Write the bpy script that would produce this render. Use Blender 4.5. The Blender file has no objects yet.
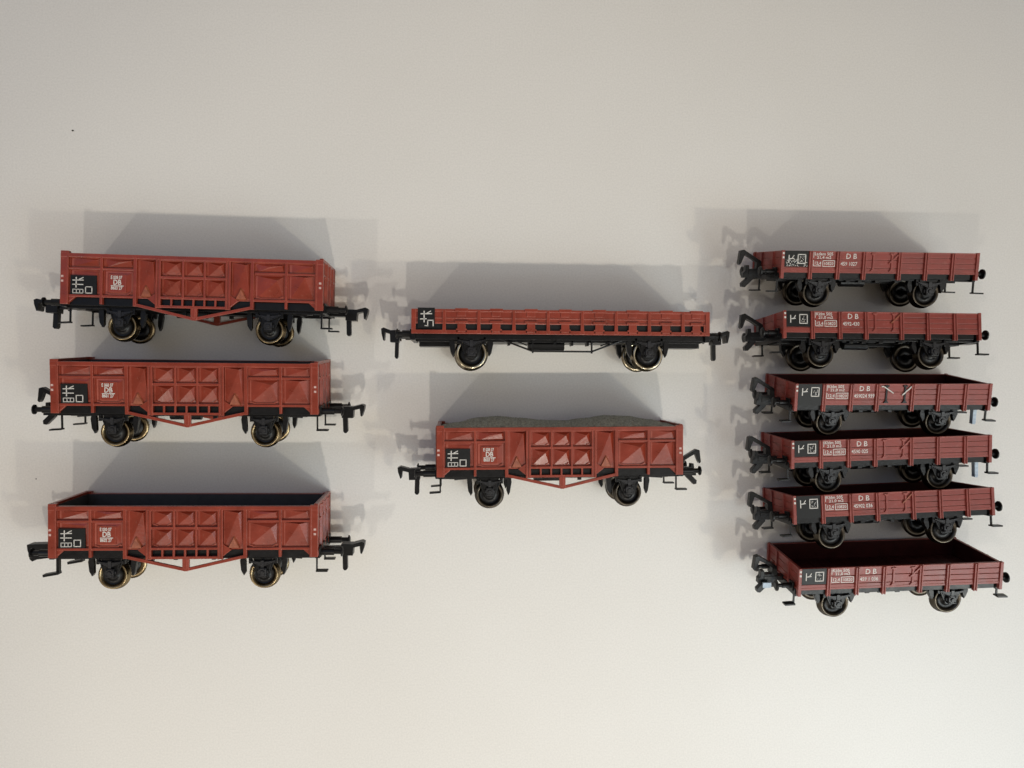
import bpy, bmesh, math, random
from mathutils import Vector, Matrix, Euler

random.seed(7)
S = 0.001                      # everything is written in millimetres
scene = bpy.context.scene
col = scene.collection

# ------------------------------------------------------------------ camera
cam_data = bpy.data.cameras.new('camera')
cam = bpy.data.objects.new('camera', cam_data)
col.objects.link(cam)
cam.location = (0.0, 0.0, 0.320)
cam.rotation_euler = (math.radians(-0.3), math.radians(-4.18), 0)
cam_data.sensor_width = 36
cam_data.lens = 27.42
cam_data.clip_start = 0.01
cam_data.clip_end = 20
scene.camera = cam
scene.render.resolution_x = 1024
scene.render.resolution_y = 768

# ------------------------------------------------------------------ room light
world = bpy.data.worlds.new('World')
scene.world = world
world.use_nodes = True
nt = world.node_tree
bg = nt.nodes['Background']
tcw = nt.nodes.new('ShaderNodeTexCoord')
# the room as a soft surrounding: dim walls, and added glow patches by direction
acc = None


def patch(direction, c0, c1, color, strength):
    global acc
    d = Vector(direction).normalized()
    dot = nt.nodes.new('ShaderNodeVectorMath')
    dot.operation = 'DOT_PRODUCT'
    dot.inputs[1].default_value = d
    nt.links.new(tcw.outputs['Generated'], dot.inputs[0])
    mr = nt.nodes.new('ShaderNodeMapRange')
    mr.interpolation_type = 'SMOOTHSTEP'
    mr.inputs['From Min'].default_value = c0
    mr.inputs['From Max'].default_value = c1
    nt.links.new(dot.outputs['Value'], mr.inputs['Value'])
    mx = nt.nodes.new('ShaderNodeVectorMath')
    mx.operation = 'SCALE'
    mx.inputs[0].default_value = [c * strength for c in color]
    nt.links.new(mr.outputs['Result'], mx.inputs['Scale'])
    add = nt.nodes.new('ShaderNodeVectorMath')
    add.operation = 'ADD'
    if acc is None:
        add.inputs[0].default_value = BASE
    else:
        nt.links.new(acc, add.inputs[0])
    nt.links.new(mx.outputs['Vector'], add.inputs[1])
    acc = add.outputs['Vector']


BASE = (0.292, 0.246, 0.196)
patch((-0.36, 0.38, 0.85), 0.90, 0.975, (0.16, 0.45, 1.0), 0.62)
patch((0.5, -0.3, 0.8), 0.85, 0.97, (1.0, 0.99, 0.94), 1.08)
nt.links.new(acc, bg.inputs['Color'])
bg.inputs['Strength'].default_value = 1.0
scene.view_settings.view_transform = 'Standard'
scene.view_settings.look = 'None'
scene.view_settings.exposure = 0
scene.view_settings.gamma = 1


def lamp(name, loc, power, size, color, target=(0.0, 0.0, 0.0), shape='DISK', spread=180):
    ld = bpy.data.lights.new(name, 'AREA')
    ld.shape = shape
    ld.size = size
    ld.energy = power
    ld.color = color
    ld.spread = math.radians(spread)
    o = bpy.data.objects.new(name, ld)
    col.objects.link(o)
    o.location = loc
    o.rotation_euler = (Vector(target) - Vector(loc)).to_track_quat('-Z', 'Y').to_euler()
    return o


# a row of three ceiling lamps behind the photographer, and two added fill lamps
lamp('ceiling_lamp', (-1.45, -1.70, 2.4), 9.0, 0.07, (1.0, 0.93, 0.82))
ld = bpy.data.lights.new('ceiling_spot', 'SPOT')
ld.energy = 68
ld.spot_size = math.radians(13)
ld.spot_blend = 1.0
ld.shadow_soft_size = 0.035
ld.color = (1.0, 0.93, 0.82)
spot = bpy.data.objects.new('ceiling_spot', ld)
col.objects.link(spot)
spot.location = (0.28, -1.70, 2.4)
spot.rotation_euler = (Vector((0.0, -0.14, 0)) - spot.location).to_track_quat('-Z', 'Y').to_euler()
ld = bpy.data.lights.new('ceiling_spot', 'SPOT')
ld.energy = 60
ld.spot_size = math.radians(10.0)
ld.spot_blend = 0.09
ld.shadow_soft_size = 0.035
ld.color = (1.0, 0.88, 0.66)
spot = bpy.data.objects.new('ceiling_spot', ld)
col.objects.link(spot)
spot.location = (2.02, -1.70, 2.4)
spot.rotation_euler = (Vector((0.20, -0.17, 0)) - spot.location).to_track_quat('-Z', 'Y').to_euler()
lamp('fill_light', (-0.30, -0.60, 0.50), 0.14, 0.5, (1.0, 0.95, 0.85), (-0.05, -0.27, 0), 'DISK', 90)  # added soft fills close to the table, brightening its lower part
lamp('fill_light', (0.60, -0.50, 0.60), 0.62, 0.5, (0.68, 0.87, 1.0), (0.15, -0.25, 0), 'DISK', 80)

# ------------------------------------------------------------------ materials


def mat(name, base, rough=0.45, metal=0.0, var=0.15, scale=300, bump=0.0, bscale=900, spec=0.5, dust=0.0, dust_col=(0.5, 0.45, 0.4), edge_light=None):
    m = bpy.data.materials.new(name)
    m.use_nodes = True
    n = m.node_tree.nodes
    l = m.node_tree.links
    b = n['Principled BSDF']
    b.inputs['Roughness'].default_value = rough
    b.inputs['Metallic'].default_value = metal
    b.inputs['Specular IOR Level'].default_value = spec
    tc = n.new('ShaderNodeTexCoord')
    no = n.new('ShaderNodeTexNoise')
    no.inputs['Scale'].default_value = scale
    no.inputs['Detail'].default_value = 5
    no.inputs['Roughness'].default_value = 0.6
    l.new(tc.outputs['Object'], no.inputs['Vector'])
    cr = n.new('ShaderNodeValToRGB')
    cr.color_ramp.elements[0].position = 0.3
    cr.color_ramp.elements[1].position = 0.7
    cr.color_ramp.elements[0].color = tuple(c * (1 - var) for c in base) + (1,)
    cr.color_ramp.elements[1].color = tuple(min(1, c * (1 + var)) for c in base) + (1,)
    l.new(no.outputs['Fac'], cr.inputs['Fac'])
    colour = cr.outputs['Color']
    if dust > 0:
        n2 = n.new('ShaderNodeTexNoise')
        n2.inputs['Scale'].default_value = scale * 5
        n2.inputs['Detail'].default_value = 3
        l.new(tc.outputs['Object'], n2.inputs['Vector'])
        r2 = n.new('ShaderNodeValToRGB')
        r2.color_ramp.elements[0].position = 0.62
        r2.color_ramp.elements[1].position = 0.80
        r2.color_ramp.elements[0].color = (0, 0, 0, 1)
        r2.color_ramp.elements[1].color = (dust, dust, dust, 1)
        l.new(n2.outputs['Fac'], r2.inputs['Fac'])
        mx = n.new('ShaderNodeMixRGB')
        l.new(r2.outputs['Color'], mx.inputs['Fac'])
        l.new(colour, mx.inputs['Color1'])
        mx.inputs['Color2'].default_value = tuple(dust_col) + (1,)
        colour = mx.outputs['Color']
    if edge_light:                                  # edge highlights painted in as a paler colour
        bv = n.new('ShaderNodeBevel')
        bv.samples = 4
        bv.inputs['Radius'].default_value = 0.00038
        ge = n.new('ShaderNodeNewGeometry')
        dt = n.new('ShaderNodeVectorMath')
        dt.operation = 'DOT_PRODUCT'
        l.new(bv.outputs['Normal'], dt.inputs[0])
        l.new(ge.outputs['Normal'], dt.inputs[1])
        wr = n.new('ShaderNodeMapRange')
        wr.inputs['From Min'].default_value = 0.985
        wr.inputs['From Max'].default_value = 0.88
        wr.inputs['To Min'].default_value = 0
        wr.inputs['To Max'].default_value = 1.25
        l.new(dt.outputs['Value'], wr.inputs['Value'])
        mw = n.new('ShaderNodeMath')
        mw.operation = 'MULTIPLY'
        l.new(wr.outputs['Result'], mw.inputs[0])
        l.new(no.outputs['Fac'], mw.inputs[1])
        mx2 = n.new('ShaderNodeMixRGB')
        l.new(mw.outputs['Value'], mx2.inputs['Fac'])
        l.new(colour, mx2.inputs['Color1'])
        mx2.inputs['Color2'].default_value = tuple(edge_light) + (1,)
        colour = mx2.outputs['Color']
    l.new(colour, b.inputs['Base Color'])
    mr = n.new('ShaderNodeMapRange')
    mr.inputs['To Min'].default_value = max(0.05, rough - 0.1)
    mr.inputs['To Max'].default_value = min(1, rough + 0.12)
    l.new(no.outputs['Fac'], mr.inputs['Value'])
    l.new(mr.outputs['Result'], b.inputs['Roughness'])
    if bump > 0:
        nb = n.new('ShaderNodeTexNoise')
        nb.inputs['Scale'].default_value = bscale
        nb.inputs['Detail'].default_value = 4
        l.new(tc.outputs['Object'], nb.inputs['Vector'])
        bp = n.new('ShaderNodeBump')
        bp.inputs['Strength'].default_value = bump
        bp.inputs['Distance'].default_value = 0.0003
        l.new(nb.outputs['Fac'], bp.inputs['Height'])
        l.new(bp.outputs['Normal'], b.inputs['Normal'])
    return m


M = {}
M['red'] = mat('red_brown_plastic', (0.240, 0.0300, 0.0125), 0.30, var=0.18, scale=160, bump=0.15, dust=0.35, dust_col=(0.42, 0.16, 0.11), edge_light=(0.46, 0.13, 0.09))
M['red_low'] = mat('faded_red_plastic', (0.225, 0.031, 0.021), 0.42, var=0.16, scale=160, bump=0.15, dust=0.3, dust_col=(0.45, 0.2, 0.17), edge_light=(0.44, 0.14, 0.11))
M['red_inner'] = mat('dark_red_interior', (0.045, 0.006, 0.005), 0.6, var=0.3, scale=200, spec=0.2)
M['red_highlight'] = mat('highlit_red_plastic', (0.29, 0.08, 0.04), 0.4, var=0.3, scale=900, dust=0.6, dust_col=(0.6, 0.35, 0.24))  # paler red with a highlight painted into its colour
M['black'] = mat('black_plastic', (0.0035, 0.0035, 0.004), 0.34, var=0.4, scale=300, bump=0.25, dust=0.22, dust_col=(0.035, 0.032, 0.026), spec=0.28)
M['sheen'] = mat('dusty_black_plastic', (0.012, 0.012, 0.014), 0.38, var=0.5, scale=500, bump=0.3, dust=0.5, dust_col=(0.05, 0.05, 0.05), spec=0.4)
M['bright_steel'] = mat('polished_wheel_metal', (0.42, 0.37, 0.27), 0.2, metal=1.0, var=0.35, scale=500)
M['board'] = mat('black_board_paint', (0.006, 0.0065, 0.0065), 0.45, var=0.3, scale=500, dust=0.2, dust_col=(0.04, 0.04, 0.036), spec=0.3)
M['inner'] = mat('matt_black_lining', (0.034, 0.036, 0.042), 0.6, var=0.2, scale=300, dust=0.2, dust_col=(0.05, 0.05, 0.05))
M['brass'] = mat('tarnished_brass', (0.23, 0.175, 0.10), 0.26, metal=1.0, var=0.35, scale=500)
M['steel'] = mat('dull_steel', (0.075, 0.064, 0.05), 0.3, metal=1.0, var=0.35, scale=500)
M['white'] = mat('white_print', (0.62, 0.60, 0.56), 0.5, var=0.3, scale=2500)
M['rose'] = mat('worn_print', (0.62, 0.42, 0.38), 0.5, var=0.3, scale=2500)
M['pale'] = mat('pale_blue_plastic', (0.48, 0.58, 0.68), 0.5, var=0.2, scale=900)
M['gravel'] = mat('grey_gravel', (0.33, 0.33, 0.27), 0.9, var=0.5, scale=1100, bump=0.9, bscale=1800, dust=0.6, dust_col=(0.42, 0.42, 0.36))
M['speck'] = mat('dark_crumb', (0.03, 0.025, 0.02), 0.8)


def table_material():
    m = bpy.data.materials.new('off_white_laminate')
    m.use_nodes = True
    n = m.node_tree.nodes
    l = m.node_tree.links
    b = n['Principled BSDF']
    tc = n.new('ShaderNodeTexCoord')
    no = n.new('ShaderNodeTexNoise')
    no.inputs['Scale'].default_value = 9
    no.inputs['Detail'].default_value = 6
    no.inputs['Roughness'].default_value = 0.62
    l.new(tc.outputs['Object'], no.inputs['Vector'])
    cr = n.new('ShaderNodeValToRGB')
    cr.color_ramp.elements[0].position = 0.3
    cr.color_ramp.elements[0].color = (0.735, 0.712, 0.668, 1)
    cr.color_ramp.elements[1].position = 0.7
    cr.color_ramp.elements[1].color = (0.768, 0.748, 0.708, 1)
    l.new(no.outputs['Fac'], cr.inputs['Fac'])
    fine = n.new('ShaderNodeTexNoise')
    fine.inputs['Scale'].default_value = 1400
    fine.inputs['Detail'].default_value = 2
    l.new(tc.outputs['Object'], fine.inputs['Vector'])
    mr = n.new('ShaderNodeMapRange')
    mr.inputs['To Min'].default_value = 0.89
    mr.inputs['To Max'].default_value = 1.11
    l.new(fine.outputs['Fac'], mr.inputs['Value'])
    mx = n.new('ShaderNodeMixRGB')
    mx.blend_type = 'MULTIPLY'
    mx.inputs['Fac'].default_value = 1
    l.new(cr.outputs['Color'], mx.inputs['Color1'])
    l.new(mr.outputs['Result'], mx.inputs['Color2'])
    l.new(mx.outputs['Color'], b.inputs['Base Color'])
    b.inputs['Roughness'].default_value = 0.5
    b.inputs['Specular IOR Level'].default_value = 0.9
    bp = n.new('ShaderNodeBump')
    bp.inputs['Strength'].default_value = 0.08
    bp.inputs['Distance'].default_value = 0.0003
    l.new(fine.outputs['Fac'], bp.inputs['Height'])
    l.new(bp.outputs['Normal'], b.inputs['Normal'])
    return m


M['table'] = table_material()

# ------------------------------------------------------------------ mesh builder
# wagon space: x along the wagon from its left end, d downwards from the rim,
# z across the wagon from its far side (0) to its near side (W)
L = W = H = 0


class MB:
    def __init__(self, flip=False):
        self.bm = bmesh.new()
        self.flip = flip                      # build on the far side instead

    def P(self, x, d, z):
        if self.flip:
            z = W - z
        return ((x - L / 2) * S, (H / 2 - d) * S, z * S)

    def _solid(self, bottom, top, mi=0):
        vb = [self.bm.verts.new(self.P(*p)) for p in bottom]
        vt = [self.bm.verts.new(self.P(*p)) for p in top]
        fs = [self.bm.faces.new(vb[::-1]), self.bm.faces.new(vt)]
        n = len(vb)
        for i in range(n):
            fs.append(self.bm.faces.new((vb[i], vb[(i + 1) % n], vt[(i + 1) % n], vt[i])))
        for f in fs:
            f.material_index = mi

    def box(self, x0, x1, d0, d1, z0, z1, mi=0):
        self.prism([(x0, d0), (x1, d0), (x1, d1), (x0, d1)], z0, z1, mi)

    def prism(self, poly, z0, z1, mi=0):
        self._solid([(x, d, z0) for x, d in poly], [(x, d, z1) for x, d in poly], mi)

    def yprism(self, poly, d0, d1, mi=0):     # outline in x,z
        self._solid([(x, d0, z) for x, z in poly], [(x, d1, z) for x, z in poly], mi)

    def bar(self, p, q, w, z0, z1, mi=0):     # flat bar in the x,d plane
        dx, dy = q[0] - p[0], q[1] - p[1]
        k = math.hypot(dx, dy)
        nx, ny = -dy / k * w / 2, dx / k * w / 2
        self.prism([(p[0] + nx, p[1] + ny), (q[0] + nx, q[1] + ny), (q[0] - nx, q[1] - ny), (p[0] - nx, p[1] - ny)], z0, z1, mi)

    def rod(self, p, q, r, n=10, r2=None, mi=0):
        p, q = Vector(p), Vector(q)
        r2 = r if r2 is None else r2
        a = (q - p).normalized()
        u = a.orthogonal().normalized()
        v = a.cross(u)
        c = [(math.cos(2 * math.pi * i / n), math.sin(2 * math.pi * i / n)) for i in range(n)]
        self._solid([tuple(p + (u * x + v * y) * r) for x, y in c], [tuple(q + (u * x + v * y) * r2) for x, y in c], mi)

    def pyramid(self, x0, x1, d0, d1, z, h, ax, ad, t=0.2, mi=0):
        ex, ed = (x1 - x0) * t * 0.5, (d1 - d0) * t * 0.5
        self._solid([(x0, d0, z), (x1, d0, z), (x1, d1, z), (x0, d1, z)],
                    [(ax - ex, ad - ed, z + h), (ax + ex, ad - ed, z + h), (ax + ex, ad + ed, z + h), (ax - ex, ad + ed, z + h)], mi)

    def facets(self, pts, tris, z, mi=0):     # closed relief: points with heights, faces given as index lists
        vs = [self.bm.verts.new(self.P(x, d, z + h)) for x, d, h in pts]
        for t in tris:
            f = self.bm.faces.new([vs[i] for i in t])
            f.material_index = mi

    def lathe(self, cx, cd, prof, n=40, mi=0):  # profile (r, z) closed ring about the z axis
        rings = []
        for r, z in prof:
            rings.append([self.bm.verts.new(self.P(cx + r * math.cos(2 * math.pi * i / n), cd + r * math.sin(2 * math.pi * i / n), z)) for i in range(n)])
        k = len(prof)
        for j in range(k):
            a, b = rings[j], rings[(j + 1) % k]
            for i in range(n):
                f = self.bm.faces.new((a[i], a[(i + 1) % n], b[(i + 1) % n], b[i]))
                f.material_index = mi
                f.smooth = True

    def build(self, name, mats, parent=None, bevel=0.0):
        bmesh.ops.recalc_face_normals(self.bm, faces=self.bm.faces)
        me = bpy.data.meshes.new(name)
        self.bm.to_mesh(me)
        self.bm.free()
        if not isinstance(mats, (list, tuple)):
            mats = [mats]
        for m in mats:
            me.materials.append(m)
        o = bpy.data.objects.new(name, me)
        col.objects.link(o)
        if parent:
            o.parent = parent
        if bevel:
            b = o.modifiers.new('soft_edges', 'BEVEL')
            b.width = bevel * S
            b.segments = 2
            b.limit_method = 'ANGLE'
            b.angle_limit = math.radians(40)
        return o


def text_into(mb, body, x, d, size, z, wx=1.0, bold=0.02):
    """Lay lettering (left baseline at x, d) as thin raised print into a mesh."""
    cu = bpy.data.curves.new('t', 'FONT')
    cu.body = body
    cu.size = size * 1.4
    cu.extrude = 0.03
    cu.offset = bold
    cu.resolution_u = 2
    ob = bpy.data.objects.new('t', cu)
    col.objects.link(ob)
    bpy.context.view_layer.update()
    me = bpy.data.meshes.new_from_object(ob.evaluated_get(bpy.context.evaluated_depsgraph_get()))
    vs = [mb.bm.verts.new(mb.P(x + v.co.x * wx, d - v.co.y, z + v.co.z)) for v in me.vertices]
    for p in me.polygons:
        try:
            mb.bm.faces.new([vs[i] for i in p.vertices])
        except ValueError:
            pass
    bpy.data.objects.remove(ob)
    bpy.data.curves.remove(cu)
    bpy.data.meshes.remove(me)


def thing(name, label, cat, group):
    o = bpy.data.objects.new(name, None)
    o.empty_display_size = 0.01
    col.objects.link(o)
    o['label'] = label
    o['category'] = cat
    if group:
        o['group'] = group
    return o


# ------------------------------------------------------------------ running gear shared by all wagons


def wheelset(root, x, d, r, rim):
    ax = MB()
    c = W / 2
    ax.rod((x, d, c - 11.2), (x, d, c + 11.2), 0.9, 12)
    ax.build('axle', M['black'], root)
    for s in (1, -1):
        z = lambda k: c + s * k
        m = MB()
        m.lathe(x, d, [(r * 0.70, z(7.4)), (r * 1.10, z(7.4)), (r * 1.10, z(7.9)), (r, z(8.3)), (r * 0.985, z(10.0)),
                       (r * 0.96, z(10.2)), (r * 0.83, z(10.15)), (r * 0.81, z(9.85)), (r * 0.70, z(9.7))], 48)
        w = m.build('wheel', rim, root)
        h = MB()
        h.lathe(x, d, [(0.6, z(7.6)), (r * 0.68, z(7.6)), (r * 0.80, z(9.85)), (r * 0.73, z(9.3)), (r * 0.45, z(9.2)), (r * 0.36, z(9.9)), (r * 0.26, z(10.2)), (0.6, z(10.2))], 32)
        h.build('hub', M['black'], w)


def axle_guard(root, x, dtop, d, s, style='long'):
    """W-iron with its leaf spring and bolted axle box, on one side of one axle."""
    c = W / 2
    za, zb = sorted((c + s * 10.7, c + s * 11.5))
    m = MB()
    m.prism([(x - 3.9, dtop), (x + 3.9, dtop), (x + 3.3, dtop + 2.0), (x + 2.0, d + 1.9), (x + 1.4, d + 2.3), (x - 1.4, d + 2.3), (x - 2.0, d + 1.9), (x - 3.3, dtop + 2.0)], za, zb)
    for sx in (-1, 1):
        m.bar((x + sx * 4.6, dtop), (x + sx * 2.4, d + 0.6), 0.6, za, zb)
        m.box(x + sx * 4.9 - 0.5, x + sx * 4.9 + 0.5, dtop - 0.2, dtop + 2.4, za - 0.2, zb + 0.3)
    g = m.build('axle_guard', M['black'], root, 0.1)
    za, zb = sorted((c + s * 11.5, c + s * 12.6))
    m = MB()
    for k, hw in enumerate((4.8, 4.0, 3.1, 2.2)):
        y = dtop + 1.5 + k * 0.42
        p = [(x - hw, y - 0.5), (x - hw * 0.5, y - 0.05), (x, y + 0.1), (x + hw * 0.5, y - 0.05), (x + hw, y - 0.5)]
        m.prism(p + [(a, b + 0.36) for a, b in p[::-1]], za, zb)
    m.box(x - 0.6, x + 0.6, dtop + 1.0, dtop + 3.7, za - 0.1, zb + 0.25)
    m.build('leaf_spring', M['sheen'], g)
    m = MB()
    z2 = c + s * 13.0
    za, zb = sorted((c + s * 11.5, z2))
    m.box(x - 1.5, x + 1.5, d - 1.6, d + 1.6, za, zb)
    m.box(x - 2.1, x + 2.1, d - 0.6, d + 0.5, za, (za + zb) / 2)
    zc, zd = sorted((z2, z2 + s * 0.45))
    m.rod((x, d, zc), (x, d, zd), 0.8, 12)
    for sx in (-1, 1):
        for sy in (-1, 1):
            m.rod((x + sx * 1.05, d + sy * 1.1, zc), (x + sx * 1.05, d + sy * 1.1, zd - 0.05), 0.26, 8)
    m.build('axle_box', M['sheen'], g, 0.1)


def brake_shoe(root, x, dtop, d, s, side):
    c = W / 2
    za, zb = sorted((c + s * 8.2, c + s * 10.2))
    m = MB()
    k = side
    m.prism([(x - 0.7, dtop), (x + 0.7, dtop), (x + 1.0, dtop + 2.2), (x + 0.7 - 0.4 * k, d - 0.6), (x - 0.4 * k, d + 0.6), (x - 0.9 - 0.2 * k, d - 1.4), (x - 1.1, dtop + 2.0)], za, zb)
    m.build('brake_shoe', M['black'], root, 0.1)


def buffer(root, end, d, s, ln, r=0.95, head=1.9):
    """end: -1 left, +1 right."""
    c = W / 2
    x0 = 0 if end < 0 else L
    z = c + s * (W / 2 - 5.2)
    m = MB()
    m.box(min(x0, x0 + end * 0.7), max(x0, x0 + end * 0.7), d - 1.7, d + 1.7, z - 1.7, z + 1.7)
    m.rod((x0 + end * 0.4, d, z), (x0 + end * ln * 0.62, d, z), r * 1.12, 14)
    m.rod((x0 + end * ln * 0.60, d, z), (x0 + end * (ln - 0.5), d, z), r * 0.8, 12, mi=0)
    b = m.build('buffer', M['black'], root, 0.06)
    m = MB()
    m.rod((x0 + end * (ln - 0.6), d, z), (x0 + end * (ln - 0.1), d, z), head, 24)
    m.rod((x0 + end * (ln - 0.1), d, z), (x0 + end * (ln + 0.25), d, z), head * 0.93, 24, r2=head * 0.6)
    m.build('buffer_head', M['black'], b)


def step(root, end, dbot, s, drop=4.6, out=3.8, tilt=0.0, w=0.3, shift=0.0):
    c = W / 2
    x0 = 1.6 - shift if end < 0 else L - 1.6 + shift
    z = c + s * (W / 2 - 6)
    m = MB()
    e = end
    if shift > 1:
        m.box(min(x0, x0 - e * 4), max(x0, x0 - e * 4), dbot - 0.5, dbot, z - 0.4, z + 0.4)
    m.box(min(x0, x0 + e * (w + 0.3)), max(x0, x0 + e * (w + 0.3)), dbot, dbot + drop, z - w, z + w)
    m.bar((x0 + e * 0.1, dbot + drop), (x0 + e * (out + 0.2), dbot + drop + tilt), 0.35 + w * 0.8, z - 1.4, z + 1.4)
    m.build('step', M['black'], root)


def coupling(root, end, d, style, k=1.0, thick=2.6):
    """Hook coupling with its tail: style 'level', 'raised', 'folded'."""
    c = W / 2
    x0 = 0 if end < 0 else L
    def T(pts):
        out = []
        for a, b in pts:
            out.append((x0 + end * a * (k if a > 0 else 1), d + b))
        return out
    m = MB()
    m.prism(T([(-4, -0.6), (7.6, -0.8), (7.6, 0.9), (-4, 0.9)]), c - 1.6, c + 1.6)
    root_c = m.build('coupling', M['black'], root, 0.1)
    if style == 'level':
        m = MB()
        m.prism(T([(7.0, -2.1), (11.6, -2.0), (15.2, -3.0), (16.4, -2.5), (16.2, -0.7), (15.3, 2.0), (14.7, 1.7), (14.4, -1.2), (11.9, -0.6), (11.7, 2.6), (7.2, 2.6)]), c - thick, c + thick)
        m.build('hook', M['black'], root_c, 0.12)
        m = MB()
        m.prism(T([(7.4, 2.2), (9.3, 2.2), (9.5, 8.2), (8.9, 8.9), (8.1, 8.9), (7.6, 8.2)]), c - 1.3, c + 1.3)
        m.build('tail', M['black'], root_c, 0.12)
    elif style == 'raised':
        m = MB()
        m.prism(T([(2.2, -0.8), (2.6, -4.6), (6.6, -7.0), (9.9, -9.0), (11.3, -8.6), (11.9, -3.6), (11.3, -2.9), (10.7, -3.8), (9.5, -7.0), (7.2, -5.8), (4.4, -4.0), (4.4, -1.6), (7.4, -1.4), (7.5, -2.9), (8.8, -2.9), (9.0, -0.6), (9.8, 0.2), (9.8, 2.2), (2.2, 2.2)]), c - thick * 0.55, c + thick * 0.55)
        m.build('hook', M['black'], root_c, 0.12)
        m = MB()
        m.prism(T([(5.4, 1.6), (7.4, 1.6), (10.2, 4.4), (10.0, 5.8), (8.8, 6.0), (5.6, 2.8)]), c - 1.2, c + 1.2)
        m.build('tail', M['black'], root_c, 0.12)
    elif style == 'block':
        m = MB()
        m.prism(T([(3.0, -2.6), (13.6, -2.4), (14.6, -2.2), (14.3, 0.2), (13.7, 1.8), (13.6, 3.4), (12.6, 4.4), (10.8, 3.6), (3.0, 2.6)]), c - 2.2, c + 2.2)
        m.build('hook', M['black'], root_c, 0.12)
    else:
        m = MB()
        m.prism(T([(1.0, -3.3), (6.6, -3.4), (7.8, -3.0), (7.5, -1.2), (6.7, 2.4), (1.0, 2.4)]), c - 2.6, c + 2.6)
        m.build('hook', M['black'], root_c, 0.12)
    return root_c


# ------------------------------------------------------------------ gondola


def symbol(m, x, d, k, z):
    """White route mark: two bars, an upright, an arrow tick, a three-cell box and a square."""
    def st(p, q, w=0.36):
        m.bar((x + p[0] * k, d + p[1] * k), (x + q[0] * k, d + q[1] * k), w * k, z, z + 0.06)
    st((0.2, 1.9), (4.6, 1.8))
    st((0.1, 3.6), (4.5, 3.6))
    st((1.7, 0.6), (1.65, 4.9), 0.4)
    st((2.6, 1.7), (4.5, 0.7))
    for a in (0.4, 1.8, 3.1, 4.4):
        st((a, 5.6), (a, 7.1), 0.26)
    st((0.3, 5.6), (4.5, 5.6), 0.26)
    st((0.3, 7.1), (4.5, 7.1), 0.26)
    for a in (5.4, 7.9):
        st((a, 4.4), (a, 7.1), 0.34)
    st((5.25, 4.5), (8.05, 4.5), 0.34)
    st((5.25, 7.05), (8.05, 7.05), 0.34)


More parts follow.
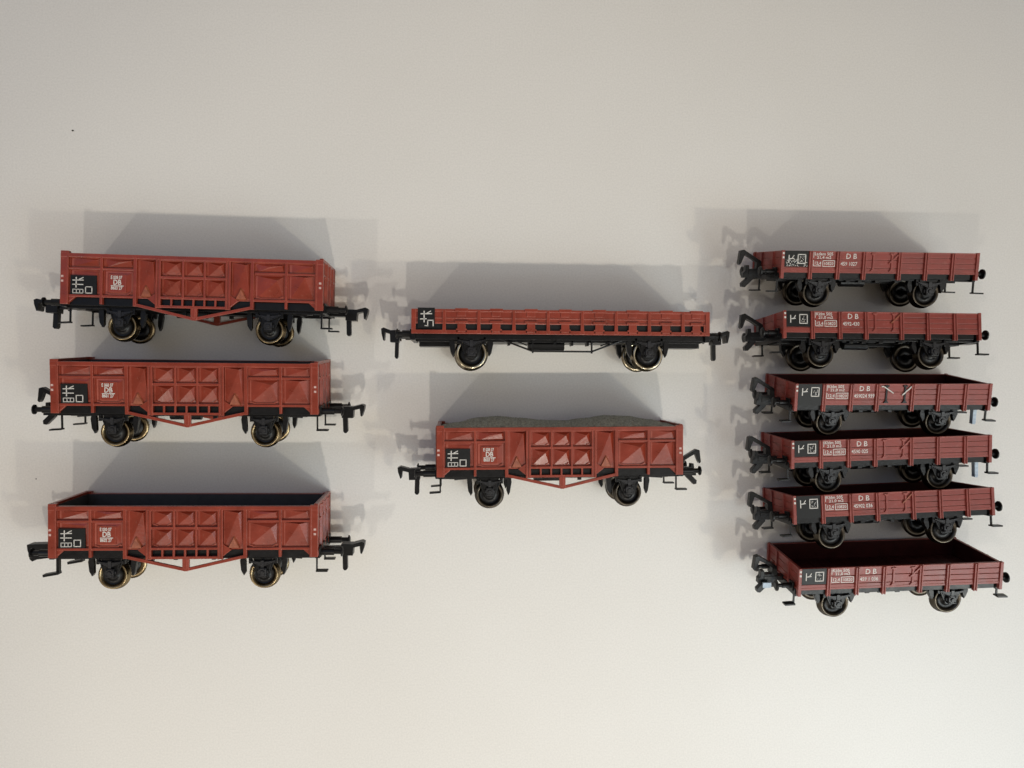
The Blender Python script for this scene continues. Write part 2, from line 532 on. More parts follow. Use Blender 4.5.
def gondola_side(root, near, red):
    zb, zf = W - 1.9, W - 1.3          # recessed sheet
    f = not near
    m = MB(f)
    m.box(0.6, L - 0.6, 0.4, 16.8, zb, zf)
    # rim, bottom rails
    m.box(0, L, 0, 1.5, zb - 0.2, W)
    for a, b in ((3.0, 28.5), (72.0, 97.0)):
        m.box(a, b, 15.95, 16.85, zb, W - 0.25)
    for a, b in ((3.0, 27.6), (73.4, 97.0)):
        m.box(a, b, 5.35, 6.15, zf, W - 0.25)
    # posts
    for a, b in ((14.8, 15.8), (85.2, 86.2)):
        m.box(a, b, 1.2, 19.5, zb, W)
    for a, b in ((27.3, 28.6), (71.9, 73.2)):
        m.box(a, b, 1.2, 20.0, zb, W)
    for a, b in ((0, 3.0), (97.0, 100)):
        m.box(a, b, -0.9 if a == 0 else -0.4, 19.7, zb - 0.3, W - 0.1)
    m.box(2.4, 3.1, 0.5, 19.6, W - 0.2, W + 0.15)
    m.box(96.9, 97.6, 0.5, 19.6, W - 0.2, W + 0.15)
    # gussets
    m.prism([(3.0, 16.8), (5.6, 16.8), (3.0, 19.2)], zb, W - 0.5)
    m.prism([(97.0, 16.8), (94.4, 16.8), (97.0, 19.2)], zb, W - 0.5)
    m.prism([(35.9, 14.5), (35.9, 19.4), (32.6, 16.8)], zb, W - 0.4)
    m.prism([(64.1, 14.5), (64.1, 19.4), (67.4, 16.8)], zb, W - 0.4)
    side = m.build('side_wall', red, root, 0.14)
    # pressed panels, each a piece of its own
    z = zf - 0.02
    quad = [(0, 1, 4), (1, 2, 4), (2, 3, 4), (3, 0, 4), (3, 2, 1, 0)]

    def lens(x0, x1):
        m = MB(f)
        d0, d1, mid = 1.9, 5.1, 3.6
        m.facets([(x0, d0, 0), (x1, d0, 0), (x1, d1, 0), (x0, d1, 0), (x0 + 1.4, d1 - 0.3, 0.35), ((x0 + x1) / 2, mid - 0.5, 0.8), (x1 - 1.0, d0 + 0.6, 0.8), (x1 - 0.6, d1 - 0.6, 0.35)],
                 [(0, 1, 6, 5), (0, 5, 4), (0, 4, 3), (3, 4, 7, 2), (4, 5, 6, 7), (7, 6, 1), (7, 1, 2), (3, 2, 1, 0)], z)
        m.build('pressed_panel', red, side)

    def tri(x0, x1, d0, d1, ax, ad, h=0.85, foot=None, lips=False):
        m = MB(f)
        m.facets([(x0, d0, 0), (x1, d0, 0), (x1, d1, 0), (x0, d1, 0), (ax, ad, h)], quad, z)
        if lips:
            m.bar((x0 + 0.6, 15.0), (x0 + 2.2, 15.6), 0.35, z, z + 0.7)
            m.bar((x1 - 0.4, 14.6), (x1 - 2.0, 15.6), 0.35, z, z + 0.7)
            m.box(x0 + 1.6, x1 - 1.4, 15.35, 15.75, z, z + 0.5)
        m.build('pressed_panel', red, side)
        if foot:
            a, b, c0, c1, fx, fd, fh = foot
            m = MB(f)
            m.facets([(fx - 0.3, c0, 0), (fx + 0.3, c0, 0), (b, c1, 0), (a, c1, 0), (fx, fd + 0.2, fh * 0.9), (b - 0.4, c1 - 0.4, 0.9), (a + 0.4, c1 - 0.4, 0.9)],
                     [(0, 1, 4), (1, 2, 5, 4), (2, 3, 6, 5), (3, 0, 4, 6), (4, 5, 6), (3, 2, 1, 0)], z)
            m.build('foot_plate', M['red_highlight'], side)  # reflection highlight painted in by the paler red
    lens(16.2, 27.0)
    lens(73.5, 84.8)
    tri(3.4, 14.5, 1.8, 5.2, 13.2, 2.4, 0.5)
    tri(86.5, 96.5, 1.8, 5.2, 95.4, 2.4, 0.5)
    tri(16.3, 26.8, 6.5, 15.7, 23.5, 9.0, 0.5, lips=True)
    tri(3.4, 14.5, 6.4, 15.8, 13.0, 7.6, 0.4)
    tri(73.7, 84.8, 6.5, 15.7, 82.3, 8.4, 1.35, lips=True)
    tri(86.9, 96.4, 6.4, 15.8, 93.0, 6.9, 1.35)
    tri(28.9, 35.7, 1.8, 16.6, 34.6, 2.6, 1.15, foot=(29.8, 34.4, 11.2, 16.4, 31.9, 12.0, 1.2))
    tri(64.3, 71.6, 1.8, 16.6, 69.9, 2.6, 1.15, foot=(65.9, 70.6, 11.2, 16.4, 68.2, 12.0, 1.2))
    # door: two rows of three pressed cells over a row of slots
    m = MB(f)
    for a, b in ((35.7, 37.7), (62.3, 64.3)):
        m.box(a, a + 0.7, 1.2, 20.4, W - 1.8, W + 0.1)
        m.box(b - 0.8, b, 1.2, 20.4, W - 1.8, W + 0.1)
        m.box(a, b, 1.2, 20.4, W - 1.8, W - 0.4)
    for a, b in ((45.7, 46.5), (53.9, 54.7)):
        m.box(a, b, 1.4, 16.4, W - 1.8, W - 0.05)
    for a, b in ((1.2, 1.9), (7.9, 8.8), (15.8, 16.7), (19.25, 20.2)):
        m.box(37.6, 62.4, a, b, W - 1.8, W - 0.1)
    for x in (41.7, 45.9, 50.1, 54.3, 58.5):
        m.box(x - 0.35, x + 0.35, 16.6, 19.3, W - 1.3, W - 0.2)
    m.box(37.6, 62.4, 1.2, 16.6, W - 1.85, W - 1.25)
    door = m.build('door', red, root, 0.12)
    z = W - 1.27
    for x0, x1 in ((37.8, 45.6), (46.6, 53.8), (54.8, 62.2)):
        for d0, d1 in ((2.0, 7.8), (8.9, 15.7)):
            m = MB(f)
            w = x1 - x0
            m.facets([(x0 + .2, d0, 0), (x1 - .2, d0, 0), (x1 - .2, d1, 0), (x0 + .2, d1, 0), (x0 + w * 0.73, d0 + 1.5, 1.35)], quad, z)
            m.bar((x1 - 0.6, d1 - 1.4), (x1 - 2.0, d1 - 0.4), 0.3, z, z + 0.7)
            if x0 < 40:
                m.bar((x0 + 0.6, d1 - 0.9), (x0 + 2.2, d1 - 0.3), 0.3, z, z + 0.6)
            m.build('pressed_cell', red, door)
    # truss
    m = MB(f)
    m.bar((27.6, 19.2), (50.4, 24.4), 1.15, W - 1.2, W - 0.1)
    m.bar((72.9, 19.2), (50.4, 24.4), 1.15, W - 1.2, W - 0.1)
    m.prism([(49.2, 20.0), (51.7, 20.0), (51.7, 24.2), (51.1, 24.9), (49.8, 24.9), (49.2, 24.2)], W - 1.3, W)
    m.box(49.9, 51.0, 20.2, 24.0, W - 0.1, W + 0.15)
    m.build('truss', red, root, 0.12)


def gondola_end(root, end, red):
    m = MB()
    e = end
    X = (lambda a: a) if e < 0 else (lambda a: L - a)

    def bx(a, b, d0, d1, z0, z1):
        m.box(min(X(a), X(b)), max(X(a), X(b)), d0, d1, z0, z1)
    bx(0.5, 1.5, -0.5, 19.0, 1.6, W - 1.6)
    bx(0.1, 1.6, -0.9, 0.4, 0.5, W - 0.5)
    bx(0.0, 1.5, -0.9, 19.6, 0.3, 1.6)
    for z in (W * 0.27, W * 0.5, W * 0.73):
        m_ = [(X(0.6), z - 1.1), (X(-0.55), z - 0.5), (X(-0.55), z + 0.5), (X(0.6), z + 1.1)]
        m.yprism(m_, 0.3, 19.0)
    bx(0.0, 1.0, 5.2, 6.0, 1.6, W - 1.6)
    bx(-0.1, 1.2, 17.6, 19.4, 1.2, W - 1.2)
    m.build('end_wall', red, root, 0.14)


def make_gondola(label, group, left='level', right='level', rim='brass', text=('E 038 07', 'DB', '8603 27', '18,0 t'), red='red', coal_lined=True, bold=1.0):
    global L, W, H
    L, W, H = 100.0, 31.0, 33.5
    red = M[red]
    r = thing('gondola_wagon', label, 'model wagon', group)
    gondola_side(r, True, red)
    gondola_side(r, False, red)
    gondola_end(r, -1, red)
    gondola_end(r, 1, red)
    m = MB()
    m.box(1.5, L - 1.5, 14.6, 15.6, 1.6, W - 1.6)
    m.build('floor', M['inner'], r)
    m = MB()                                     # dark lining of the hold
    m.box(1.62, L - 1.62, 0.2, 14.6, 2.12, 2.32)
    m.box(1.62, L - 1.62, 0.45, 14.6, W - 2.32, W - 2.12)
    m.box(1.62, 1.9, 0.1, 14.6, 2.32, W - 2.32)
    m.box(L - 1.9, L - 1.62, 0.1, 14.6, 2.32, W - 2.32)
    m.box(1.9, L - 1.9, 14.3, 14.6, 2.32, W - 2.32)
    m.build('lining', M['inner'], r)
    # black underframe
    m = MB()
    m.box(1.2, L - 1.2, 15.8, 19.2, 2.2, W - 2.2)
    for z in (4.2, W - 5.4):
        m.box(0.6, L - 0.6, 19.0, 21.0, z, z + 1.2)
    m.box(1.0, L - 1.0, 17.0, 20.0, 1.6, 2.4)
    m.box(1.0, L - 1.0, 17.0, 20.0, W - 2.4, W - 1.6)
    m.box(-0.5, 1.3, 16.6, 20.6, 2.0, W - 2.0)
    m.box(L - 1.3, L + 0.5, 16.6, 20.6, 2.0, W - 2.0)
    for x in (12, 31, 69, 88):
        m.box(x - 0.6, x + 0.6, 19, 20.8, 4, W - 4)
    for x in (44.0, 58.5):
        m.box(x - 0.7, x + 0.9, 19.2, 22.4, W - 9, W - 7.6)
        m.box(x - 0.7, x + 0.9, 19.2, 22.4, 7.6, 9)
    m.rod((30, 21.0, W / 2 - 3), (70, 21.0, W / 2 - 3), 0.5, 8)
    m.rod((40, 21.5, W / 2 + 3), (52, 21.5, W / 2 + 3), 1.8, 14)
    m.box(5, 9, 20.2, 21.2, W - 8, W - 5)
    m.box(L - 9, L - 5, 20.2, 21.2, W - 8, W - 5)
    m.rod((7, 21.5, W - 6), (15, 20.9, W - 6), 0.3, 6)
    m.rod((L - 7, 21.5, W - 6), (L - 15, 20.9, W - 6), 0.3, 6)
    m.build('underframe', M['black'], r, 0.1)
    for x in (21.3, 78.4):
        wheelset(r, x, 27.6, 5.5, M[rim])
        for s in (1, -1):
            axle_guard(r, x, 20.6, 26.2, s)
            brake_shoe(r, x - 8.0, 20.4, 27.5, s, -1)
            brake_shoe(r, x + 8.0, 20.4, 27.5, s, 1)
    for e, st in ((-1, left), (1, right)):
        for s in (1, -1):
            buffer(r, e, 18.8, s, 8.8, r=1.25, head=1.9)
            if st == 'block':
                step(r, e, 20.4, s, drop=6.2, out=5.6, tilt=1.0, w=0.8)
            else:
                step(r, e, 20.0, s, drop=6.4, out=4.4, tilt=0.0 if e > 0 else 0.3)
        coupling(r, e, 19.8, st)
    # signboard, marks and lettering
    m = MB()
    m.box(3.6, 13.4, 8.5, 15.9, W - 1.35, W - 0.55)
    b = m.build('signboard', M['board'], r)
    m = MB()
    symbol(m, 4.2, 8.6, 0.95, W - 0.54)
    m.build('board_marking', M['white'], b)
    m = MB()
    m.box(17.9, 24.4, 7.7, 14.6, W - 1.3, W - 0.75)
    m.build('text_plate', red, r)
    m = MB()
    zt = W - 0.73
    text_into(m, text[0], 18.6, 9.5, 1.3, zt, 0.66, 0.05)
    text_into(m, text[1], 19.5, 11.7, 2.0, zt, 0.85, 0.06)
    text_into(m, text[2], 18.7, 13.6, 1.2, zt, 0.78, 0.05)
    m.box(18.7, 23.5, 12.0, 12.3, zt, zt + 0.05)
    m.build('lettering', M['white'], r)
    m = MB()
    for d in (8.6, 10.4):
        m.box(0.3, 1.2, d, d + 0.8, W - 0.12, W - 0.04)
        m.box(98.4, 99.3, d, d + 0.8, W - 0.12, W - 0.04)
    m.build('clip_mark', M['rose'], r)
    return r


# ------------------------------------------------------------------ low stake wagon (middle of the picture)


def make_flat(label):
    global L, W, H
    L, W, H = 112.0, 30.0, 23.0
    red = M['red']
    r = thing('flat_wagon', label, 'model wagon', None)
    ribs = [12.05, 24.8, 37.8, 50.6, 63.4, 76.2, 88.8, 101.7]
    edges = [0.0] + ribs + [L]
    for near in (True, False):
        m = MB(not near)
        m.box(0, L, 0, 0.9, W - 1.4, W - 0.3)
        m.box(0.4, L - 0.4, 0.7, 5.4, W - 1.3, W - 0.8)
        m.box(0.2, L - 0.2, 3.1, 3.45, W - 0.8, W - 0.55)
        m.box(0.2, L - 0.2, 4.7, 5.3, W - 0.9, W - 0.45)
        m.box(0, L, 7.7, 9.1, W - 1.6, W - 0.1)
        m.box(0, 1.6, 0, 9.0, W - 1.5, W - 0.2)
        m.box(L - 1.6, L, 0, 9.0, W - 1.5, W - 0.2)
        for x in ribs:
            m.prism([(x - 0.45, 0.2), (x + 0.45, 0.2), (x + 0.7, 9.0), (x - 0.7, 9.0)], W - 1.3, W)
        sw = m.build('side_wall', red, r, 0.12)
        for a, b in zip(edges[:-1], edges[1:]):
            if a == 0:
                continue
            x = (a + b) / 2
            m = MB(not near)
            m.box(x - 1.5, x + 1.5, 5.0, 8.4, W - 0.9, W - 0.05)
            m.box(x - 2.3, x + 2.3, 4.3, 5.2, W - 0.9, W + 0.1)
            m.rod((x - 2.3, 4.5, W - 0.4), (x + 2.3, 4.5, W - 0.4), 0.4, 8)
            m.box(x - 2.4, x + 2.4, -0.3, 0.85, W - 1.2, W + 0.15)
            m.box(x - 1.6, x + 1.6, 0.6, 2.6, W - 0.9, W - 0.4)
            m.box(x - 2.0, x - 1.4, 7.2, 8.6, W - 0.9, W - 0.1)
            m.box(x + 1.4, x + 2.0, 7.2, 8.6, W - 0.9, W - 0.1)
            m.build('hinge', red, sw, 0.1)
        if near:
            m = MB()
            m.box(2.4, 8.6, -0.4, 7.0, W - 0.8, W - 0.1)
            bd = m.build('signboard', M['board'], r)
            m = MB()
            z = W - 0.09
            for p, q, w in (((3.4, 1.9), (7.6, 1.8), .38), ((3.2, 3.8), (5.6, 3.7), .36), ((4.7, 0.8), (4.7, 5.0), .40), ((5.6, 1.7), (7.2, 0.8), .3),
                            ((6.0, 4.2), (6.0, 6.4), .34), ((8.0, 4.2), (8.0, 6.4), .34), ((5.8, 4.25), (8.2, 4.25), .34), ((4.9, 6.2), (6.0, 6.3), .3)):
                m.bar(p, q, w, z, z + 0.06)
            m.build('board_marking', M['white'], bd)
            m = MB()
            m.box(105.4, 105.9, 5.3, 7.6, W - 0.8, W - 0.1)
            m.box(109.7, 110.2, 5.3, 7.6, W - 0.8, W - 0.1)
            m.box(105.4, 110.2, 4.9, 5.4, W - 0.8, W - 0.1)
            m.build('card_holder', red, r)
    for e in (-1, 1):
        m = MB()
        x0, x1 = (0.2, 1.4) if e < 0 else (L - 1.4, L - 0.2)
        m.box(x0, x1, 0.1, 8.8, 1.5, W - 1.5)
        xo = 0.0 if e < 0 else L - 0.3
        for z in (6, 15, 24):
            m.box(xo - 0.2, xo + 0.5, 0.3, 8.8, z - 0.7, z + 0.7)
        m.build('end_wall', red, r, 0.12)
    m = MB()
    m.box(1.4, L - 1.4, 5.0, 8.3, 1.25, W - 1.25)
    m.build('floor', M['board'], r)
    m = MB()
    for z in (3.2, W - 4.4):
        m.box(0.6, L - 0.6, 8.6, 11.0, z, z + 1.2)
    m.box(-0.4, 1.3, 8.0, 11.4, 2.0, W - 2.0)
    m.box(L - 1.3, L + 0.4, 8.0, 11.4, 2.0, W - 2.0)
    m.box(2, L - 2, 8.4, 11.8, 5, W - 5)
    for x in (2.5, 110 - 12):
        m.box(x, x + 13, 10.8, 13.4, W / 2 - 5, W / 2 + 5)
    m.rod((44, 12.6, W / 2 + 4), (58, 12.6, W / 2 + 4), 2.0, 14)
    for x in (36, 60, 66, 74):
        m.box(x, x + 0.8, 11, 13.0, W - 10, W - 5)
    m.build('underframe', M['black'], r, 0.1)
    for s in (1,):
        z = W / 2 + s * (W / 2 - 3.9)
        m = MB()
        pts = [(30, 9.6), (45.2, 15.2), (67.6, 15.2), (82.5, 9.6)]
        for p, q in zip(pts[:-1], pts[1:]):
            m.rod((p[0], p[1], z), (q[0], q[1], z), 0.34, 8)
        for x in (45.2, 67.6):
            m.box(x - 0.3, x + 0.3, 10.5, 15.9, z - 0.3, z + 0.3)
        for a, b in (((35, 9.8), (43, 13.0)), ((71, 13), (79, 9.8)), ((53, 12.8), (56, 10.0))):
            m.bar(a, b, 0.5, z - 0.4, z + 0.2)
        m.build('truss_rod', M['black'], r)
    for x in (22.2, 89.4):
        wheelset(r, x, 16.2, 5.8, M['bright_steel'])
        for s in (1, -1):
            axle_guard(r, x, 10.2, 15.6, s)
            brake_shoe(r, x - 7.2, 10.4, 16.6, s, -1)
            brake_shoe(r, x + 7.2, 10.4, 16.6, s, 1)
    for e in (-1, 1):
        for s in (1, -1):
            buffer(r, e, 9.0, s, 5.8, r=1.2)
        coupling(r, e, 9.2, 'level', k=0.74)
    return r


# ------------------------------------------------------------------ low-sided wagons (right of the picture)


def make_low(label, group, board='full', number='4592 024 930', latch='red', extra=None, worn=False, left='raised', line_a='Kklm 505', line_b='21,0 m2', rim='steel'):
    global L, W, H
    L, W, H = 80.0, 30.0, 21.4
    red = M['red_low']
    r = thing('low_sided_wagon', label, 'model wagon', group)
    posts = [11.7, 22.7, 33.2, 47.5, 58.3, 69.3]
    secs = [0.9] + posts + [79.1]
    for near in (True, False):
        m = MB(not near)
        m.box(0.3, L - 0.3, 0.1, 8.1, W - 1.5, W - 1.0)
        for i, (a, b) in enumerate(zip(secs[:-1], secs[1:])):
            cuts = [0, 3.15, 6.25, 8.2] if i < 4 else [0, 2.1, 4.2, 6.3, 8.2]
            for c0, c1 in zip(cuts[:-1], cuts[1:]):
                m.box(a, b, c0 + 0.14, c1 - 0.12, W - 1.1, W - 0.6)
        m.box(0.2, L - 0.2, -0.05, 0.35, W - 1.5, W - 0.55)
        m.box(0.5, L - 0.5, 7.5, 8.3, W - 1.5, W - 0.45)
        sw = m.build('side_wall', red, r, 0.08)
        for x in posts:
            m = MB(not near)
            m.box(x - 0.7, x + 0.7, 0.1, 10.7, W - 1.4, W - 0.3)
            m.box(x - 0.7, x - 0.28, 0.1, 10.8, W - 0.5, W + 0.1)
            m.box(x + 0.28, x + 0.7, 0.1, 10.8, W - 0.5, W + 0.1)
            m.build('side_post', red, sw, 0.08)
        for x in (0.0, 78.8):
            m = MB(not near)
            m.prism([(x, 0.2), (x + 0.3, -0.2), (x + 1.2, -0.2), (x + 1.2, 10.6), (x, 10.6)], W - 1.6, W - 0.1)
            m.build('corner_post', red, sw, 0.1)
        # drop-door latches
        for x in (36.9, 44.4):
            m = MB(not near)
            m.box(x - 0.35, x + 0.35, 0.6, 7.3, W - 0.7, W - 0.2)
            m.box(x - 0.9, x + 0.9, 0.5, 1.1, W - 0.7, W - 0.1)
            m.prism([(x - 1.1, 7.5), (x - 0.4, 6.6), (x + 0.4, 6.6), (x + 1.1, 7.5)], W - 0.7, W - 0.1)
            m.build('door_latch', M['black'] if latch == 'black' else red, sw, 0.06)
        lever = M['white'] if latch == 'black' else (M['red_highlight'] if latch == 'bright' else red)  # the bright lever has its highlight put into the colour
        m = MB(not near)
        m.bar((46.8, 1.0), (43.2, 4.4), 0.42, W - 0.5, W - 0.05)
        m.build('door_lever', lever, sw)
        if latch == 'black':
            m = MB(not near)
            m.bar((35.4, 0.9), (39.6, 3.6), 0.38, W - 0.5, W - 0.05)
            m.bar((34.6, 1.0), (35.6, 0.9), 0.38, W - 0.5, W - 0.05)
            m.build('door_lever', lever, sw)
    for e in (-1, 1):
        m = MB()
        X = (lambda a: a) if e < 0 else (lambda a: L - a)

        def bx(a, b, d0, d1, z0, z1):
            m.box(min(X(a), X(b)), max(X(a), X(b)), d0, d1, z0, z1)
        for c0, c1 in ((0, 2.7), (2.7, 5.5), (5.5, 8.2)):
            bx(0.5, 1.1, c0 + 0.14, c1 - 0.1, 1.5, W - 1.5)
        bx(0.8, 1.3, 0.0, 8.1, 1.5, W - 1.5)
        bx(0.4, 1.4, -0.05, 0.35, 1.4, W - 1.4)
        for z in (W * 0.31, W * 0.69):
            bx(-0.1, 1.0, 0.1, 9.6, z - 0.6, z + 0.6)
        bx(0.0, 1.0, 7.8, 8.8, 1.4, W - 1.4)
        m.build('end_wall', red, r, 0.08)
    m = MB()
    m.box(1.3, L - 1.3, 7.2, 7.9, 1.6, W - 1.6)
    for k in range(17):
        x = 2.0 + k * 4.5
        m.box(x, x + 4.25, 7.0, 7.3, 1.85, W - 1.85)
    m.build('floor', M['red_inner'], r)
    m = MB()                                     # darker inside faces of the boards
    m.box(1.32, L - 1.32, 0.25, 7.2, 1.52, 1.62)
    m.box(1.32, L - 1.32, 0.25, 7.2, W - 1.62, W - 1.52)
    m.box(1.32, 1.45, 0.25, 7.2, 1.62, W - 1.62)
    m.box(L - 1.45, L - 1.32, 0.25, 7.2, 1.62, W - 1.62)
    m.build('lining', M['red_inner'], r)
    # black underframe
    m = MB()
    m.box(1.2, L - 1.2, 7.9, 9.6, 2.0, W - 2.0)
    m.box(1.6, L - 2.6, 8.25, 10.3, W - 2.2, W - 1.2)
    m.box(1.6, L - 2.6, 8.25, 10.3, 1.2, 2.2)
    for z in (4.0, W - 5.2):
        m.box(0.8, L - 0.8, 9.2, 11.0, z, z + 1.2)
    m.box(-0.3, 1.2, 8.3, 11.2, 2.0, W - 2.0)
    m.box(L - 1.2, L + 0.3, 8.3, 11.2, 2.0, W - 2.0)
    for x in (29, 34, 41, 49):
        m.box(x - 0.8, x + 0.9, 10.6, 11.9, W - 7.4, W - 4)
        m.box(x - 0.8, x + 0.9, 10.6, 11.9, 4, 7.4)
    m.box(26, 52, 10.9, 11.4, W - 6.4, W - 5.4)
    m.box(2, 12, 9.2, 11.8, W / 2 - 4, W / 2 + 4)
    m.box(L - 12, L - 2, 9.2, 11.8, W / 2 - 4, W / 2 + 4)
    m.rod((30, 12, W / 2 + 2), (40, 12, W / 2 + 2), 1.7, 14)
    m.box(27, 53, 9.4, 12.2, W / 2 - 0.8, W / 2 + 0.8)
    m.build('underframe', M['black'], r, 0.1)
    for x in (16.8, 62.0):
        wheelset(r, x, 15.9, 5.5, M[rim])
        for s in (1, -1):
            axle_guard(r, x, 10.4, 15.0, s)
            brake_shoe(r, x - 6.9, 10.6, 15.2, s, -1)
            brake_shoe(r, x + 6.9, 10.6, 15.2, s, 1)
    for e in (-1, 1):
        for s in (1, -1):
            buffer(r, e, 8.0, s, 6.6 if e < 0 else 5.4, r=0.9, head=2.0)
            step(r, e, 10.2, s, drop=5.4, out=3.9, tilt=0.1, shift=0.2 if e < 0 else 3.6)
        cp = coupling(r, e, 8.4, left if e < 0 else 'folded', thick=2.4)
        if extra == 'left_tag' and e < 0:
            m = MB()
            m.box(-8.6, -5.4, 9.6, 11.6, W / 2 + 2.5, W / 2 + 3.3)
            m.build('clip', M['pale'], cp)
        if extra == 'right_tag' and e > 0:
            m = MB()
            m.prism([(L - 2.2, 10.8), (L - 0.7, 10.8), (L - 0.7, 17.0), (L - 1.1, 17.6), (L - 2.0, 17.4)], W - 9, W - 7)
            m.build('clip', M['pale'], cp)
    # signboard
    m = MB()
    m.box(1.4, 10.8, 0.0, 6.1 if board == 'short' else 8.4, W - 0.65, W - 0.38)
    bd = m.build('signboard', M['board'], r)
    bd['label'] = 'small black board on the upper planks' if board == 'short' else 'black board covering the whole bay'
    if worn:
        bd['label'] = 'black board with its white marks rubbed into specks'
    m = MB()
    z = W - 0.37
    w = 0.34
    m.bar((3.0, 1.6), (3.0, 4.6), w, z, z + 0.05)
    m.bar((3.0, 3.1), (5.0, 2.9), w, z, z + 0.05)
    m.bar((4.2, 2.9), (5.0, 1.7), w * 0.8, z, z + 0.05)
    for a in (6.6, 9.6):
        m.bar((a, 1.3), (a, 4.9), w, z, z + 0.05)
    for a in (1.4, 4.8):
        m.bar((6.45, a), (9.75, a), w, z, z + 0.05)
    for k in range(14):
        a, b = random.uniform(7.2, 9.1), random.uniform(1.9, 4.2)
        m.box(a, a + 0.22, b, b + 0.22, z, z + 0.03)
    if worn:
        for k in range(70):
            a, b = random.uniform(1.8, 10.3), random.uniform(3.0, 5.9)
            sz = random.uniform(0.12, 0.38)
            m.box(a, a + sz, b, b + sz * 0.8, z + 0.051, z + 0.08)
    m.build('board_marking', M['white'], bd)
    m = MB()
    z = W - 0.59
    text_into(m, line_a, 13.2, 1.6, 1.2, z, 1.0)
    text_into(m, line_b, 14.2, 2.9, 1.1, z, 1.15)
    text_into(m, '12,4', 13.2, 5.2, 1.2, z, 1.0)
    text_into(m, '10820', 17.0, 5.3, 1.2, z, 0.95)
    for p, q in (((12.9, 3.5), (12.9, 5.7)), ((12.9, 5.65), (16.0, 5.65)), ((16.7, 3.5), (16.7, 5.9)), ((21.4, 3.5), (21.4, 5.9)), ((16.6, 3.6), (21.5, 3.6)), ((16.6, 5.8), (21.5, 5.8)), ((12.9, 0.5), (12.9, 2.6))):
        m.bar(p, q, 0.24, z, z + 0.05)
    text_into(m, 'D B', 25.8, 2.75, 2.0, z, 1.0)
    text_into(m, number, 23.9, 5.4, 1.45, z, 0.86)
    m.build('lettering', M['white'], r)
    m = MB()
    for d in (0.6, 2.2):
        m.box(0.35, 1.05, d, d + 0.75, W - 0.12, W - 0.04)
    m.build('clip_mark', M['white'], r)
    return r


def make_gravel():
    """A heap of gravel with two humps, filling a gondola's hold and standing above its rim."""
    global L, W, H
    L, W, H = 100.0, 31.0, 33.5
    from mathutils import noise
    bm = bmesh.new()
    nx, nz = 380, 110
    x0, x1, z0, z1 = 2.0, 98.0, 2.34, W - 2.34
    hs = [(0, -0.2), (8, 1.3), (17, 3.7), (25, 4.3), (34, 3.4), (45, 2.2), (53, 1.9), (62, 3.1), (71, 4.4), (80, 4.0), (90, 2.2), (97, 0.4), (100, 0)]

    def ridge(x):
        for (a, p), (b, q) in zip(hs[:-1], hs[1:]):
            if a <= x <= b:
                t = (x - a) / (b - a)
                t = t * t * (3 - 2 * t)
                return 0.86 * (p + (q - p) * t)
    g = []
    for i in range(nx + 1):
        row = []
        for k in range(nz + 1):
            x = x0 + (x1 - x0) * i / nx
            z = z0 + (z1 - z0) * k / nz
            e = math.sin(math.pi * (z - z0) / (z1 - z0)) ** 0.7
            h = -0.6 + (ridge(x) + 0.5) * e
            h += 0.26 * abs(noise.noise(Vector((x * 1.9, z * 1.9, 3)))) + 0.30 * noise.noise(Vector((x * 4.1, z * 4.1, 9))) + 0.12 * noise.noise(Vector((x * 0.35, z * 0.35, 1)))
            row.append(bm.verts.new(((x - L / 2) * S, (H / 2 + h) * S, z * S)))
        g.append(row)
    for i in range(nx):
        for k in range(nz):
            bm.faces.new((g[i][k], g[i][k + 1], g[i + 1][k + 1], g[i + 1][k]))
    edge = [g[i][0] for i in range(nx + 1)] + [g[nx][k] for k in range(1, nz + 1)] + [g[i][nz] for i in range(nx - 1, -1, -1)] + [g[0][k] for k in range(nz - 1, 0, -1)]
    low = [bm.verts.new((v.co.x, (H / 2 - 14.2) * S, v.co.z)) for v in edge]
    n = len(edge)
    for i in range(n):
        bm.faces.new((edge[i], edge[(i + 1) % n], low[(i + 1) % n], low[i]))
    bm.faces.new(low)
    bmesh.ops.recalc_face_normals(bm, faces=bm.faces)
    me = bpy.data.meshes.new('gravel_load')
    bm.to_mesh(me)
    bm.free()
    me.materials.append(M['gravel'])
    o = bpy.data.objects.new('gravel_load', me)
    col.objects.link(o)
    o['label'] = 'dark grey gravel heaped in two humps above the rim of the middle gondola'
    o['category'] = 'gravel load'
    return o


def crumb(x, y, sz):
    bm = bmesh.new()
    bmesh.ops.create_icosphere(bm, subdivisions=2, radius=sz * S)
    for v in bm.verts:
        v.co *= random.uniform(0.75, 1.2)
        v.co.z *= 0.5
        v.co.x *= 1.3
    me = bpy.data.meshes.new('crumb')
    bm.to_mesh(me)
    bm.free()
    me.materials.append(M['speck'])
    o = bpy.data.objects.new('crumb', me)
    col.objects.link(o)
    o.location = (x * S, y * S, sz * 0.45 * S)
    return o


def place(root, x, y, yaw, roll, scale):
    """Lay the wagon on its side: x, y in mm, angles in degrees; then drop it until it touches the table."""
    root.scale = (scale,) * 3
    root.rotation_euler = (math.radians(roll), 0, math.radians(yaw))
    root.location = (x * S, y * S, 0)
    bpy.context.view_layer.update()
    lo = 1e9
    for ch in root.children_recursive:
        if ch.type == 'MESH':
            mw = ch.matrix_world
            lo = min(lo, min((mw @ v.co).z for v in ch.data.vertices))
    root.location.z = -lo + 0.00002
    print('LIFT', root.name, round(root.location.z * 1000, 3))


# ------------------------------------------------------------------ table
bm = bmesh.new()
bmesh.ops.create_grid(bm, x_segments=4, y_segments=4, size=1.0)
me = bpy.data.meshes.new('table')
bm.to_mesh(me)
bm.free()
me.materials.append(M['table'])
table = bpy.data.objects.new('table', me)
col.objects.link(table)
table['kind'] = 'structure'

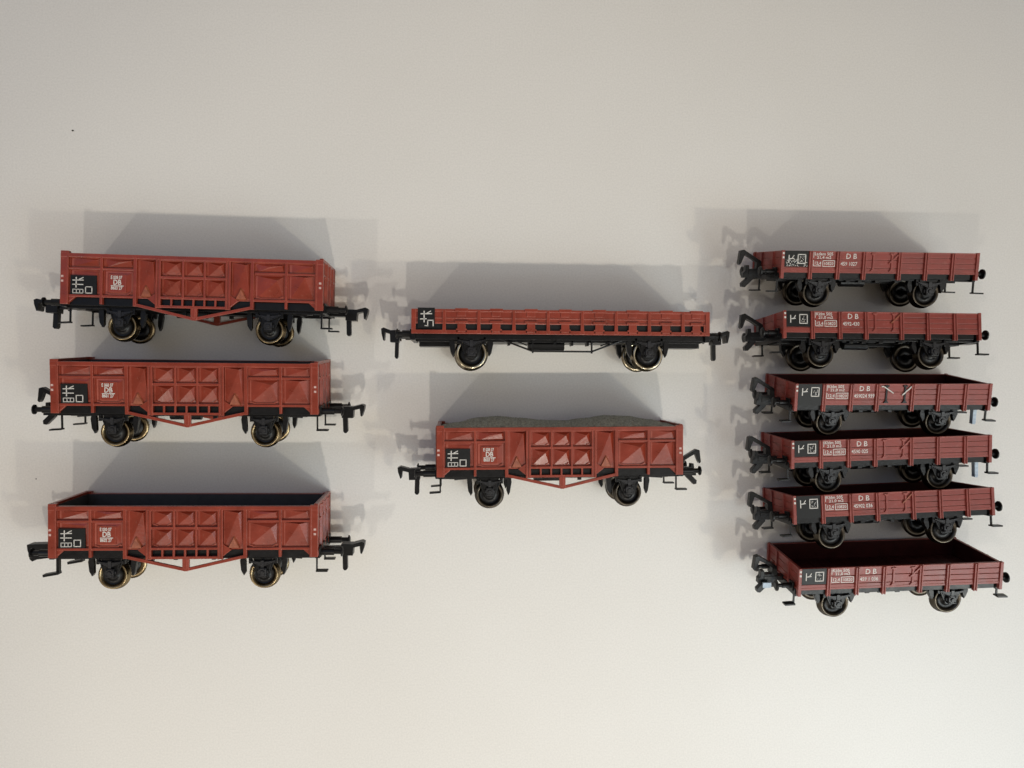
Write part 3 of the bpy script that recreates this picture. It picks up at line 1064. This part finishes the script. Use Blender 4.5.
# ------------------------------------------------------------------ wagons
GG = 'red-brown gondola wagons with pressed panel sides'
w = []
w.append(make_gondola('topmost brown gondola wagon of the left column', GG, 'level', 'level', text=('E 038 07', 'DB', '8603 27', '18,0 t')))
w.append(make_gondola('brown gondola wagon in the middle of the left column, its left hook raised', GG, 'raised', 'level', text=('E 068 07', 'DB', '8601 27', '18,0 t')))
w.append(make_gondola('lowest brown gondola wagon of the left column, its black lined hold showing', GG, 'block', 'level', text=('E 030 07', 'DB', '8602 27', '18,0 t')))
w.append(make_gondola('brown gondola wagon heaped with grey gravel, below the long flat wagon', GG, 'level', 'raised', rim='steel', text=('E 038 07', 'DB', '8603 27', '18,0 t')))
w.append(make_flat('long low brown flat wagon with a row of black slots and hinges along its side'))
LG = 'red low-sided wagons stacked in the right column'
w.append(make_low('red low-sided wagon atop the right column, its black board speckled white', LG, 'short', '459 1027', worn=True, line_a='Ladem 505', line_b='21,4 m2'))
w.append(make_low('red low-sided wagon second from the top of the right column', LG, 'short', '4592-430', latch='bright'))
w.append(make_low('red low-sided wagon with black door latches and two white levers', LG, 'full', '459024 939', latch='black', extra='right_tag'))
w.append(make_low('red low-sided wagon just below the one with black latches and white levers', LG, 'short', '4590 025', extra='right_tag'))
w.append(make_low('red low-sided wagon directly above the lowest one, its first bay all black', LG, 'full', '45902 036', latch='bright'))
w.append(make_low('lowest red low-sided wagon, tilted open, pale blue clip on its left coupling', LG, 'short', '459 1 036', extra='left_tag'))

POSE = [
    (0, 0, 0, 0, 1),
] * 11
#POSE_BEGIN
POSE = [   # x, y (mm), yaw, roll (degrees), scale
    (-94.95, 29.16, -1.196, 0, 0.9295),
    (-97.205, -7.87, -0.499, 3.3, 0.9436),
    (-97.817, -61.027, -0.634, 1.3, 0.9519),
    (39.861, -33.12, 0.139, 0.5, 0.9336),
    (40.163, 14.499, -0.293, 0, 1.0052),
    (163.91, 42.724, -0.15, 7.8, 0.9896),
    (164.938, 14.12, -0.443, -2.9, 0.9935),
    (169.305, -7.836, -0.023, 8.3, 0.9884),
    (168.668, -31.868, 1.305, 2.7, 1.0076),
    (169.774, -54.976, 1.807, -1.5, 1.0118),
    (171.909, -78.553, 0.882, 7.5, 1.0264),
]
#POSE_END
for root, p in zip(w, POSE):
    place(root, *p)

gravel = make_gravel()
gravel.matrix_world = w[3].matrix_world.copy()

c = crumb(-150.3, 98.3, 0.34)
c['label'] = 'tiny dark crumb on the bare table above the left column'
c['category'] = 'crumb'
c = crumb(-164.6, -39.0, 0.2)
c['label'] = 'tiny dark speck on the table left of the lowest gondola'
c['category'] = 'crumb'
